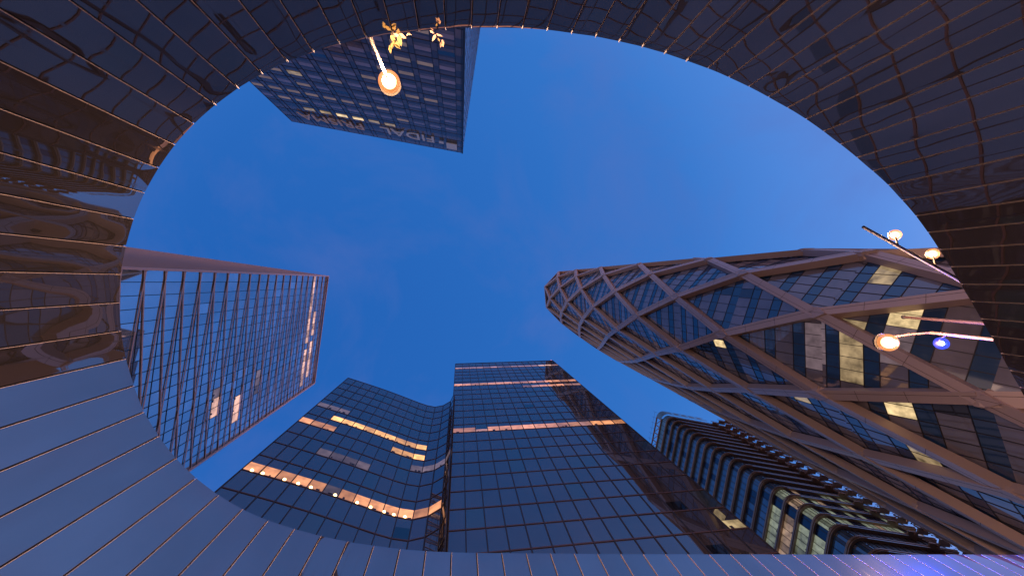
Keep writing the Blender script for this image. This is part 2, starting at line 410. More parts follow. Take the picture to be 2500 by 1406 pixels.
for k in ks:
    for c in range(NC):
        if (c+k) % 2: continue
        A, na = nodeD(c, k)
        for dc in (-1, 1):
            kk = k+1
            frac = 1.0
            if k == 12: frac = TOPK-12
            B, nb = nodeD(c+dc*frac, k+frac)
            up = .006 if dc > 0 else 0.
            n_ = na+nb
            w_ = 1.12 if k > 1 else 1.3
            lat_.beam(A, B, n_, w_, 1.0, 0, up)
            # cladding joints: one long, several across
            t = (B-A)/np.linalg.norm(B-A); nn = n_-(n_ @ t)*t; nn /= np.linalg.norm(nn); qq = np.cross(t, nn)
            sm.beam(A+qq*w_*.18*dc, B+qq*w_*.18*dc, n_, .035, .03, 0, up+.008)
            for fr in (.36, .68):
                C_ = A+(B-A)*fr; sm.beam(C_-qq*w_*.5, C_+qq*w_*.5, n_, .035, .03, 0, up+.007)
        # node plate
        h_, g_ = (1.75, 1.15)
        tz = np.array([0, 0, 1.]); ts = np.cross(na, tz)
        c0 = A+na*.05
        ring8 = [c0+tz*1.5, c0+ts*.7+tz*.25, c0+ts*.7-tz*.25, c0-tz*1.5, c0-ts*.7-tz*.25, c0-ts*.7+tz*.25]
        pl.add(ring8+[r-na*.5 for r in ring8], [[0, 1, 2, 3, 4, 5]]+[[i, (i+1) % 6, 6+(i+1) % 6, 6+i] for i in range(6)])
        sm.beam(c0-tz*1.5, c0+tz*1.5, na, .03, .02, 0, .006)
lat_.v, lat_.f, lat_.m = lat_.v+pl.v, lat_.f+[[i+len(lat_.v) for i in f] for f in pl.f], lat_.m+pl.m
lat_.build('lattice_frame', M_clad, d2)
sm.build('cladding_joint', M_seam, d2)
# crown rail
cr_ = MB()
for i in range(1, NC, 2):
    a, qa = nodeD(i, TOPK); b, qb = nodeD(i+2, TOPK)
    cr_.beam(a+np.array([0, 0, .2]), b+np.array([0, 0, .2]), qa+qb, 1.0, 1.0, 0, .03)
cr_.build('crown_rail', M_clad, d2)
# flat glazed facets set behind the lattice, one triangle above and one below every row of nodes
FL = KROW/3.5; MW = 1.42
def clip(poly, axis, val, keep_less):
    o = []; n = len(poly)
    for i in range(n):
        a, b = poly[i], poly[(i+1) % n]; ia = (a[axis] <= val) == keep_less; ib = (b[axis] <= val) == keep_less
        if ia: o.append(a)
        if ia != ib: t = (val-a[axis])/(b[axis]-a[axis]); o.append((a[0]+(b[0]-a[0])*t, a[1]+(b[1]-a[1])*t))
    return o
def inpoly(x, y, pg):
    r = False; n = len(pg)
    for i in range(n):
        (x0, y0), (x1, y1) = pg[i], pg[(i+1) % n]
        if (y0 > y) != (y1 > y) and x < (x1-x0)*(y-y0)/(y1-y0)+x0: r = not r
    return r
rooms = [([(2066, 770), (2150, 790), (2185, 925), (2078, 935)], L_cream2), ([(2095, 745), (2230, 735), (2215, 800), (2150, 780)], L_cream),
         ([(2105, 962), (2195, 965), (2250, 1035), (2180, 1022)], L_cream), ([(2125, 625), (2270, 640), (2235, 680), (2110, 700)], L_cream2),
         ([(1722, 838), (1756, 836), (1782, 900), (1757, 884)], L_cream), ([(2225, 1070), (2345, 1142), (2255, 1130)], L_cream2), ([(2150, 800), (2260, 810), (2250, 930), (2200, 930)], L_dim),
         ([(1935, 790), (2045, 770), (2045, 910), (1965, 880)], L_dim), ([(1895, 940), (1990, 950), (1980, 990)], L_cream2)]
GL = MB(); TR = MB(); LW = []
def nodeI(c, k):
    P_, q = nodeD(c, k); return P_-q*1.05
def facet(L_, Rr, T_, cc):
    es = (Rr-L_); ln = np.linalg.norm(es); es = es/ln; d = T_-L_
    dz = T_[2]-L_[2]; gvec = (d-es*(d @ es))/dz; sT = d @ es
    nn = np.cross(es, gvec); nn /= np.linalg.norm(nn)
    if nn[:2] @ (L_[:2]-o_c) < 0: nn = -nn
    tri = [(0., L_[2]), (ln, L_[2]), (sT, T_[2])]
    def w(p, o=0.): return L_+es*p[0]+gvec*(p[1]-L_[2])+nn*o
    z0, z1 = min(L_[2], T_[2]), max(L_[2], T_[2])
    k0 = int(math.floor((z0-CAMZ)/FL))-1
    sm_ = sT
    for k in range(k0, k0+7):
        zb = CAMZ+k*FL
        for part_, (a, b) in enumerate(((zb, zb+FL*.38), (zb+FL*.38, zb+FL))):
            if b <= z0 or a >= z1: continue
            band = clip(clip(tri, 1, a, False), 1, b, True)
            if len(band) < 3: continue
            xs_ = [p[0] for p in band]; m0 = int(math.floor((min(xs_)-sm_)/MW)); m1 = int(math.ceil((max(xs_)-sm_)/MW))
            for m_ in range(m0, m1):
                pc = clip(clip(band, 0, sm_+m_*MW, False), 0, sm_+(m_+1)*MW, True)
                if len(pc) < 3: continue
                o1 = rng.normal(0, .004, 2)
                pts = [w(p, o1[0]*(p[0]-sm_-m_*MW)+o1[1]*(p[1]-a)*.5) for p in pc]
                mi = 2 if part_ == 0 else (1 if rng.random() < .04 else 0)
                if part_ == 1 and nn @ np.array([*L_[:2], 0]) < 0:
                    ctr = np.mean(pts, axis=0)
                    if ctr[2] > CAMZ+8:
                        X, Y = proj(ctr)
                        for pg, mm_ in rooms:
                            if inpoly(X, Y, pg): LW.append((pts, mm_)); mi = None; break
                if mi is not None: GL.add(pts, [list(range(len(pts)))], mi)
        for zc_ in (zb, zb+FL*.38):
            if z0 < zc_ < z1:
                cut = clip(tri, 1, zc_, False); xs_ = [p[0] for p in cut if abs(p[1]-zc_) < 1e-6]
                if len(xs_) >= 2 and max(xs_)-min(xs_) > .2: TR.beam(w((min(xs_), zc_)), w((max(xs_), zc_)), nn, .07, .09, 0, .05)
    for m_ in range(-6, 7):
        x = sm_+m_*MW
        zs = []
        for i in range(3):
            a, b = tri[i], tri[(i+1) % 3]
            if (a[0] <= x) != (b[0] <= x): t = (x-a[0])/(b[0]-a[0]); zs.append(a[1]+(b[1]-a[1])*t)
        if len(zs) == 2 and abs(zs[0]-zs[1]) > .3: TR.beam(w((x, min(zs))), w((x, max(zs))), nn, .06, .09, 0, .055)
for k in range(0, 14):
    for c in range(NC):
        if (c+k) % 2: continue
        if k <= 13:
            L_, Rr = nodeI(c, k), nodeI(c+2, k)
            if k < 13: facet(L_, Rr, nodeI(c+1, k+1), c)
            if k > 0: facet(L_, Rr, nodeI(c+1, k-1), c)
GL.build('glass_skin', [M_pane, M_pane2, M_spand], d2)
TR.build('glazing_bars', M_mull, d2)
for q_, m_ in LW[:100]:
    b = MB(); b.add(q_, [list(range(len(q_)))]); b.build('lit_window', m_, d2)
rf = MB(); rf.add([tuple(nodeI(c, 13)-np.array([0, 0, .6])) for c in range(1, NC, 2)], [list(range(NC//2))]); rf.build('roof', M_roof, d2)

# ------------------------------------------------------------------ slab tower at the top with lettering
HF = 95.0
A = P(1129, 374, HF)[:2]; B = P(713, 297, HF)[:2]           # roof corners of the face
u = (B-A); WF = np.linalg.norm(u); u /= WF
v = np.array([-u[1], u[0]]); v = v if v[1] < 0 else -v      # away from the camera
C_ = A+v*32; D_ = B+v*32; cF = (A+B+C_+D_)/4
tf = empty('lettered_tower', (float(cF[0]), float(cF[1]), 0), 'blue glass slab tower with FIDAL and PRISMA lettering, behind an orange lamp', 'tower')
nb = 12; bay = WF/nb
xs = [0.35]; s = .35
while s < WF-.5:
    for w in (bay*.27, bay*.73):
        s += w; 
        if s < WF: xs.append(s)
xs = [0]+xs+[WF] if WF-xs[-1] > .3 else [0]+xs[:-1]+[WF]
path = [A+u*x for x in xs]
M_fv = mat('slab_tower_vision', (.55, .44, .45), rough=.15, metal=.05, ior=1.5, noise=(.2, .3))
M_fs = mat('slab_tower_spandrel', (.22, .18, .18), rough=.1, ior=1.5, noise=(.3, .3))
M_fn = mat('slab_tower_strip', (.10, .09, .11), rough=.08, ior=1.5)
wide = [xs[i+1]-xs[i] > bay*.5 for i in range(len(xs)-1)]
rf_ = random.Random(3)
PF = 3.85
tone = {}
def pickF(j, i):
    if i < 3: return [(0, .5, 1), (.5, 1, 2)]
    if not wide[j]: return [(0, .5, 2), (.5, 1, 1)]
    k = tone.setdefault((j, i), rf_.random())
    vis = 0 if k < .72 else 3
    if i % 2 == 0 and j > 10 and k < .42: vis = 4
    elif j > 3 and k > .78: vis = 4
    return [(0, .24, 1), (.24, .36, 2), (.36, .60, vis), (.60, .78, 1), (.78, 1, 2)]
M_fl = mat('slab_tower_half_lit', (.05, .05, .05), emit=(.22, .15, .14), es=.6, noise=(.5, .3))
curtain(tf, path, HF+CAMZ, 0, PF, cF, [M_fv, M_fs, M_fn, M_pane2, M_fl], pickF, mull=(.06, .05), trans=(.05, .03), tilt=.004)
# other sides
def plainpath(a, b, step):
    n_ = max(2, int(np.linalg.norm(b-a)/step)+1); return [a+(b-a)*t for t in np.linspace(0, 1, n_)]
M_sd = mat('slab_tower_side', (.75, .82, .88), rough=.2, metal=.75, ior=1.7, noise=(.3, .2, (1, 1, .1)))
for (a, b) in ((A+v*.02, C_), (C_, D_), (D_, B+v*.02)):
    curtain(tf, plainpath(a, b, 1.2), HF+CAMZ, 0, PF, cF, [M_sd, M_fs], lambda j, i: [(0, .6, 0), (.6, 1, 1)], mull=(.05, .02), trans=(.04, .02), mm=M_fn, name='side_glazing', gridname='side_fins', tilt=.003)
prism(tf, inset([A, B, D_, C_], cF, .25), 0, HF+CAMZ-.2, M_mull, 'core_wall')
cf_ = MB(); 
cnr = A-u*.12-v*.12
cf_.hexa([(*(cnr+u*a+v*b), z) for z in (0, HF+CAMZ+.15) for a, b in ((0, 0), (.3, 0), (.3, .3), (0, .3))]); cf_.build('corner_post', M_mull, tf)
# lit windows
def face_pt(x, hdrop, o=.05): 
    p = A+u*x-v*o; return (p[0], p[1], HF+CAMZ-hdrop)
def px_on_face(px, py):
    d = ray(px, py)[:2]; k = (A @ v)/(d @ v); pt = d*k; return (pt-A) @ u, HF-k
wins = [(845, 289, L_cream), (876, 295, L_cream), (906, 300, L_cream2), (813, 284, L_cream2), (938, 306, L_cream2), (770, 263, L_cream2), (738, 257, L_cream2), (724, 168, L_cream2)]
for px, py, mm_ in wins:
    x, dr = px_on_face(px, py); i = int(dr/PF); 
    j = next((j for j in range(len(xs)-1) if xs[j] <= x < xs[j+1]), 0)
    if not wide[j]: j = j+1 if x-xs[j] > (xs[j+1]-xs[j])/2 else j-1
    b = MB(); x0, x1 = xs[j]+.12, xs[j+1]-.12; d0 = i*PF+PF*.36; d1 = i*PF+PF*.66
    b.quad(face_pt(x0, d1), face_pt(x1, d1), face_pt(x1, d0), face_pt(x0, d0)); b.build('lit_window', mm_, tf)
M_let = mat('sign_letters', (.5, .46, .46), rough=.5, metal=.0, emit=(.065, .058, .075))  # faint glow put into the letters so they stand off the facade
def text_mesh(txt, size, x_start, x_end, drop_top, name, parent, m):
    """letters standing on the face; the first letter nearest corner A"""
    cu = bpy.data.curves.new(name, 'FONT'); cu.body = txt; cu.size = 1; cu.extrude = .02; cu.resolution_u = 3
    o = bpy.data.objects.new(name, cu); COL.objects.link(o)
    bpy.context.view_layer.update()
    me = bpy.data.meshes.new_from_object(o.evaluated_get(bpy.context.evaluated_depsgraph_get()))
    bpy.data.objects.remove(o)
    co = np.array([vv.co[:] for vv in me.vertices]); mn = co.min(0); mx = co.max(0)
    b = MB(); vs = []
    for c in co:
        fx = (c[0]-mn[0])/(mx[0]-mn[0]); fy = (c[1]-mn[1])/(mx[1]-mn[1])
        x = x_start+(x_end-x_start)*fx; d = drop_top+size*(1-fy); o_ = .30+c[2]*4
        vs.append(face_pt(x, d, o_))
    b.add(vs, [list(p.vertices) for p in me.polygons]); ob = b.build(name, m, parent); bpy.data.meshes.remove(me); return ob
xa, da = px_on_face(1063, 356); xb, db = px_on_face(938, 327)
text_mesh('FIDAL', 3.6, xa, xb, 4.6, 'sign_lettering', tf, M_let)
xa, da = px_on_face(893, 318); xb, db = px_on_face(745, 293)
M_let2 = mat('sign_letters_warm', (.55, .42, .36), rough=.5, metal=.0, emit=(.05, .032, .027))  # same added glow, warmer and dimmer
text_mesh('PRISMA', 3.4, xa, xb, 4.2, 'sign_lettering', tf, M_let2)
x0, _ = px_on_face(1116, 361); x1, _ = px_on_face(1091, 355)
b = MB()
for (a_, b2, d0, d1) in ((x0, x0+(x1-x0), 2.6, 6.2), (x1+.6, x1+1.6, 5.1, 6.4)):
    p = [face_pt(a_, d1, .3), face_pt(b2, d1, .3), face_pt(b2, d1, .42), face_pt(a_, d1, .42), face_pt(a_, d0, .3), face_pt(b2, d0, .3), face_pt(b2, d0, .42), face_pt(a_, d0, .42)]
    b.hexa(p)
b.build('sign_emblem', M_let, tf)

# ------------------------------------------------------------------ finned tower on the left
HL = 127.0
A = P(799, 674, HL)[:2]; B = P(765, 935, HL)[:2]; WL = np.linalg.norm(B-A); u = (B-A)/WL
v = np.array([-u[1], u[0]]); v = v if v[0] < 0 else -v
cdir = P(303, 603, HL)[:2]-A; LC = 62; C_ = A+cdir/np.linalg.norm(cdir)*LC; D_ = B+v*LC; cL = (A+B+C_+D_)/4
tl = empty('finned_tower', (float(cL[0]), float(cL[1]), 0), 'pale blue glass tower crossed by slanting pink metal fins, at the left of the opening', 'tower')
PL = 3.7
M_lg = mat('pale_blue_glass', (.62, .70, .74), rough=.02, metal=.8, ior=1.85, noise=(.07, .3), bump=(.3, .04, .02))
M_lg2 = mat('pale_blue_glass_soft', (.70, .78, .82), rough=.03, metal=.75, ior=1.8, noise=(.1, .3))
M_lb = mat('teal_mullion', (.01, .035, .075), rough=.4)
M_fin = mat('pink_fin', (.78, .60, .56), rough=.45, metal=.1)
ncl = 19
pathL = [A+u*WL*i/ncl for i in range(ncl+1)]
def pickL(j, i):
    f = []
    m = 0 if rng.random() < .8 else 1
    if i == 2 and j >= 0 and j <= 17 and j not in (11, ): return [(0, .5, m), (.5, 1, 2)]
    if i == 1 and 6 <= j <= 16 and j != 10: return [(0, .5, m), (.5, 1, 2)]
    if (i == 13 and j in (12, 13, 14)) or (i == 11 and j in (14, 15, 16)): return [(0, .45, m), (.45, 1, 3 if j > 12 else 4)]
    if i == 9 and j in (12, 13, 14): return [(0, .5, m), (.5, 1, 4)]
    return [(0, 1, m)]
curtain(tl, pathL, HL+CAMZ, 0, PL, cL, [M_lg, M_lg2, L_pink, L_pink, L_dim], pickL, mull=(.07, .05), trans=(.07, .04), mm=M_lb, tilt=.006)
fins = MB()
nrm = np.array([-v[0], -v[1], 0.])
for n_ in range(-1, int(HL/PL)+1):
    z = HL+CAMZ-n_*PL
    def pt(x, zz_): p = A+u*x; return np.array([p[0], p[1], zz_])
    # falling fin and rising fin
    za0, za1 = z, z-PL/3*WL/20
    zb0, zb1 = z-.25, z-.25+PL*2/3*WL/20
    for (q0, q1, up) in ((za0, za1, .14), (zb0, zb1, .12)):
        x0, x1 = 0., WL
        if q1 > HL+CAMZ: x1 = WL*(HL+CAMZ-q0)/(q1-q0); q1 = HL+CAMZ
        if x1 <= .5 or q0 > HL+CAMZ+.1: continue
        fins.beam(pt(x0, q0), pt(x1, q1), nrm, .19, .07, 0, up)
fins.build('slanting_fins', M_fin, tl)
M_sfin = mat('side_fin', (.50, .41, .38), rough=.5, metal=.2)
M_ls = mat('side_louvre_glass', (.35, .31, .32), rough=.2, ior=1.6)
curtain(tl, plainpath(A+v*.05, C_, .95), HL+CAMZ, 0, PL, cL, [M_ls, M_lb], lambda j, i: [(0, .7, 0), (.7, 1, 1)], mull=(.12, .16), trans=(.07, .05), mm=M_sfin, name='side_glazing', gridname='side_fins')
curtain(tl, plainpath(B+v*.05, D_, 1.75), HL+CAMZ, 0, PL, cL, [M_lg, M_lg2], lambda j, i: [(0, 1, 0)], mull=(.07, .05), trans=(.07, .04), mm=M_lb, name='rear_glazing', gridname='rear_grid')
curtain(tl, plainpath(C_, D_, 1.9), HL+CAMZ, 0, PL, cL, [M_lg, M_lg2], lambda j, i: [(0, 1, 0)], mull=(.07, .05), trans=(.07, .04), mm=M_lb, name='rear_glazing', gridname='rear_grid')
prism(tl, inset([A, B, D_, C_], cL, .3), 0, HL+CAMZ-.2, M_lb, 'core_wall')
# corner trims and glazed roof screen
ct = MB()
ct.beam((*A, 0), (*A, HL+CAMZ+.3), nrm, .3, .3, 0, .46); ct.beam((*B, 0), (*B, HL+CAMZ+.3), nrm, .3, .3, 0, .46)
ct.beam((*A, HL+CAMZ+.1), (*B, HL+CAMZ+.1), nrm, .35, .35, 0, .47)
ct.build('edge_trim', M_fin, tl)
scr = MB()
for i in range(23):
    x = WL*.28+i*WL*.66/22; p = A+u*x+v*.6
    scr.beam((*p, HL+CAMZ), (*p, HL+CAMZ+3.0), nrm, .07, .07)
for z in (0.9, 1.9, 2.95):
    p = A+u*WL*.28+v*.6; q_ = A+u*WL*.94+v*.6; scr.beam((*p, HL+CAMZ+z), (*q_, HL+CAMZ+z), nrm, .06, .06, 0, .01)
scr.build('roof_screen', M_lb, tl)

# ------------------------------------------------------------------ curved glass building (lower left of centre)
HC = 84.0
pl_px = [(850, 922), (900, 938), (950, 955), (1000, 974), (1035, 987), (1060, 993), (1080, 990), (1096, 982), (1105, 973), (1108, 962)]
cv = crom([P(x, y, HC)[:2] for x, y in pl_px], 8)
Lc = plen(cv); nC = int(Lc/1.62)
pathC, _ = resample(cv, nC+1)
pathC = [p for p in pathC]
cC = np.array([-6., 45.])
tcv = empty('curved_glass_building', (-8, 34, 0), 'dark glass building with a facade sweeping into a concave curve and rows of orange windows', 'building')
PC = 3.6
# where the lit strips run: photo pixels -> (column, floor)
def on_curve(px, py):
    d = ray(px, py)[:2]; best = None
    for j in range(len(pathC)-1):
        a, b = pathC[j], pathC[j+1]
        den = d[0]*(b-a)[1]-d[1]*(b-a)[0]
        if abs(den) < 1e-9: continue
        k = (a[0]*(b-a)[1]-a[1]*(b-a)[0])/den; t = ((d*k-a) @ (b-a))/((b-a) @ (b-a))
        if k > 0 and -.02 <= t <= 1.02 and (best is None or k < best[2]): best = (j, (HC-k)/PC, k)
    return best
def span(p0, p1):
    a, b = on_curve(*p0), on_curve(*p1); return a, b
strips = []
for nm, p0, p1 in (('s1', (625, 1118), (1060, 1242)), ('s2', (812, 1036), (1022, 1104)), ('s2b', (737, 1024), (808, 1049)), ('s3', (956, 1100), (1026, 1122)), ('d1', (775, 1110), (870, 1140)), ('d2', (770, 1000), (830, 1016)), ('d3', (1030, 1142), (1088, 1130))):
    a, b = span(p0, p1)
    if a is None or b is None: continue
    strips.append((nm, a[0], b[0], {'s1': 10, 's2': 5, 's2b': 6, 's3': 6, 'd1': 8, 'd2': 4, 'd3': 7}[nm]))
def pickC(j, i):
    base = 0 if rng.random() < .9 else 1
    for nm, j0, j1, fl in strips:
        if i == fl and min(j0, j1) <= j <= max(j0, j1):
            mm_ = {'s1': 3, 's2': 4, 's2b': 3, 's3': 4, 'd1': 5, 'd2': 5, 'd3': 5}[nm]
            if nm == 's1' and j in (min(j0, j1)+5,): mm_ = 5
            return [(0, .50, base), (.50, 1, mm_)]
    if rng.random() < .02: return [(0, .45, base), (.45, 1, 2)]
    return [(0, 1, base)]
curtain(tcv, pathC, HC+CAMZ, 0, PC, 1.0, [M_gA, M_gB, M_gC, L_or, L_or2, L_dim], pickC, mull=(.11, .05), trans=(.14, .04), mm=M_mull, tm=M_mullb, tilt=.0018)
A0 = pathC[0]; backdir = np.array([A0[0]*.0-.25, 1.]); backdir /= np.linalg.norm(backdir)
E0 = A0+backdir*34; E1 = np.array([pathC[-1][0], A0[1]+36])
curtain(tcv, plainpath(A0+backdir*.05, E0, 1.7), HC+CAMZ, 0, PC, np.array([-4, 40.]), [M_gA], lambda j, i: [(0, 1, 0)], mm=M_mull, tm=M_mullb, name='side_glazing', gridname='side_grid')
foot = [p-outward(pathC, i, False, 1.0)*.25 for i, p in enumerate(pathC)]+[E1, E0]
prism(tcv, foot, 0, HC+CAMZ-.2, M_conc, 'core_wall')
bulbs = [(635,1130),(657,1140),(708,1155),(740,1165),(768,1177),(826,1195),(878,1213),(910,1224),(942,1235),(965,1243),(991,1250)]
fl1 = [s_ for s_ in strips if s_[0] == 's1']
zb = HC-(fl1[0][3]+1)*PC+.22+CAMZ if fl1 else 40
for px, py in bulbs:
    j = on_curve(px, py)
    if not j: continue
    h_ = zb-CAMZ; p = None
    d = ray(px, py)[:2]; a_, b2 = pathC[j[0]], pathC[j[0]+1]; t_ = np.clip(((d*j[2]-a_) @ (b2-a_))/((b2-a_) @ (b2-a_)), 0, 1); c = a_+(b2-a_)*t_
    q = b2-a_; q = np.array([q[1], -q[0]]); q /= np.linalg.norm(q); q = q if q @ (a_-cC) > 0 else -q
    s_ = MB(); s_.sphere((c[0]+q[0]*.02, c[1]+q[1]*.02, zb), .17, 12, 8); s_.build('downlight', L_bulb, tcv)

# ------------------------------------------------------------------ straight glass tower (bottom centre)
HB = 118.0
A = P(1112, 888, HB)[:2]; B = P(1350, 880, HB)[:2]; WB = np.linalg.norm(B-A); u = (B-A)/WB
v = np.array([-u[1], u[0]]); v = v if v[1] > 0 else -v
C_ = A+v*34; D_ = B+v*30; cB = (A+B+C_+D_)/4
tb = empty('grid_glass_tower', (float(cB[0]), float(cB[1]), 0), 'flat dark glass tower with a square grid and three pink lit floors, bottom centre', 'tower')
ncb = 15
pathB = [A+u*WB*i/ncb for i in range(ncb+1)]
lamp_glint = {}  # warm lamp reflection in the facade, put in as a glowing pane
for px, py in ((1806, 1279),):
    d = ray(px, py)[:2]; k_ = (A @ v)/(d @ v); lamp_glint[(int(((d*k_-A) @ u)/(WB/ncb)), int((HB-k_)/PC))] = 1
def pickB(j, i):
    if (j, i) in lamp_glint: return [(0, .6, 0), (.6, 1, 7)]
    base = 0 if rng.random() < .92 else 1
    if i == 6: return [(0, .45, base), (.45, 1, 3 if j != 3 else 4)]
    if i == 1: return [(0, .5, base), (.5, 1, 5 if j not in (12, 13) else 6)]
    if i == 7 and j >= 8: return [(0, .5, base), (.5, 1, 3 if j in (10, 11, 12) else 5)]
    if i == 14 and j != 2: return [(0, .45, base), (.45, 1, (3 if j < 10 else 4) if j != 11 else 5)]
    if i == 14: return [(0, .7, base), (.7, 1, 5)]
    if rng.random() < .02: return [(0, .5, base), (.5, 1, 2)]
    return [(0, 1, base)]
L_top = lit('lit_rose', (.55, .26, .22), .6)
L_or3 = lit('lit_salmon', (1., .40, .24), .72, .4)
curtain(tb, pathB, HB+CAMZ, 0, PC, cB, [M_gA, M_gB, M_gC, L_or3, L_or, L_top, L_pink, L_cream], pickB, mull=(.12, .05), trans=(.16, .04), mm=M_mull, tm=M_mullb, tilt=.0018)
for (a, b, nm) in ((A+v*.05, C_, 'side'), (B+v*.05, D_, 'side'), (C_, D_, 'rear')):
    curtain(tb, plainpath(a, b, 1.9), HB+CAMZ, 0, PC, cB, [M_gA], lambda j, i: [(0, 1, 0)], mm=M_mull, tm=M_mullb, name=nm+'_glazing', gridname=nm+'_grid')
prism(tb, inset([A, B, D_, C_], cB, .3), 0, HB+CAMZ-.2, M_mull, 'core_wall')
et = MB(); nB_ = np.array([-v[0], -v[1], 0.])
et.beam((*A, HB+CAMZ+.05), (*B, HB+CAMZ+.05), nB_, .25, .2, 0, .07); et.build('parapet_rail', M_mull, tb)
sp = MB(); 
b = MB(); pb = B+v*.5; b.tube([(*pb, HB+CAMZ), (*pb, HB+CAMZ+2.3)], .06, 8); b.build('roof_mast', M_mull, tb)
b = MB(); b.sphere((*pb, HB+CAMZ+2.45), .22, 12, 8); b.build('beacon', mat('beacon_red', (.5, .1, .1), emit=(1, .35, .45), es=1.2), tb)

# ------------------------------------------------------------------ banded tower with rounded corner (lower right)
H4 = 151.0
K0 = P(1616.5, 1008, H4)[:2]
dL = P(1600, 1092, H4)[:2]-K0; dL /= np.linalg.norm(dL)
dR = P(1775, 1037, H4)[:2]-K0; dR /= np.linalg.norm(dR)
LL, LR = 34., 27.
t4 = empty('banded_tower', (float(K0[0]+8), float(K0[1]+14), 0), 'tower with bronze floor bands wrapping its rounded corner, beside the oval lattice tower', 'tower')
def rpath(off, rad=2.6, n=8):
    """plan path from the left face end round the corner to the right face end, off metres outside the glass"""
    nL = np.array([-dL[1], dL[0]]); nL = nL if nL @ dR < 0 else -nL
    nR = np.array([-dR[1], dR[0]]); nR = nR if nR @ dL < 0 else -nR
    a = K0+dL*(rad); b_ = K0+dR*(rad); pts = [K0+dL*LL+nL*off]
    c = K0+dL*rad+dR*rad
    a0 = math.atan2(*( (K0+dL*rad-c)[::-1])); a1 = math.atan2(*((K0+dR*rad-c)[::-1]))
    da = (a1-a0+math.pi) % (2*math.pi)-math.pi
    for i in range(n+1):
        th = a0+da*i/n; pts.append(c+(rad+off)*np.array([math.cos(th), math.sin(th)]))
    pts.append(K0+dR*LR+nR*off)
    return pts
P4 = 4.1
c4 = K0+dL*15+dR*13
gp_ = rpath(-.4, 2.8, 5)
def refine(pts, step):
    o = []
    for i in range(len(pts)-1):
        n_ = max(1, int(round(np.linalg.norm(pts[i+1]-pts[i])/step)))
        for k in range(n_): o.append(pts[i]+(pts[i+1]-pts[i])*k/n_)
    o.append(pts[-1]); return o
gpath = refine(gp_, 1.7)
nLf = sum(1 for p in gpath if (p-K0) @ dR < 2.6)
M_b4 = mat('band_window_blue', (.05, .12, .24), rough=.05, ior=2.2, noise=(.2, .3))
M_b5 = mat('band_window_deep', (.012, .035, .10), rough=.05, ior=1.7)
r4 = random.Random(5)
def pick4(j, i):
    if i == 0: return [(0, 1, 2)]
    left = j < nLf
    if 14 <= i <= 17:
        if j in (nLf-6, nLf-5): return [(0, 1, 1)]
        if left: return [(0, 1, {15: 4, 14: 3, 16: 3, 17: 3}[i])]
        if r4.random() < .55: return [(0, 1, 3 if r4.random() < .75 else 4)]
        return [(0, 1, 1)]
    if not left: return [(0, 1, 5)]
    return [(0, 1, 0 if r4.random() < .8 else 1)]
M_p4 = mat('crown_panel_blue', (.12, .30, .48), rough=.4, noise=(.3, .2))
L_peach = lit('lit_peach', (.55, .36, .24), .42, .6)
M_rec = mat('recess_shade_paint', (.012, .012, .016), rough=.3)  # shade of the right-face recesses painted as near-black flat panes
curtain(t4, gpath, H4+CAMZ-.6, 0, P4, c4, [M_b4, M_b5, M_p4, L_green, L_peach, M_rec], pick4, mull=(.10, .08), trans=(.05, .04), mm=M_mull, tilt=.003, name='band_glazing')
M_band = mat('bronze_band', (.30, .22, .16), rough=.35, metal=.3, noise=(.4, .15))
M_rail = mat('pale_rail', (.30, .42, .50), rough=.35, metal=.3)
bo = rpath(.25, 2.6, 8); bi = rpath(-.45, 2.6, 8)
nfl = int((H4-8)/P4)
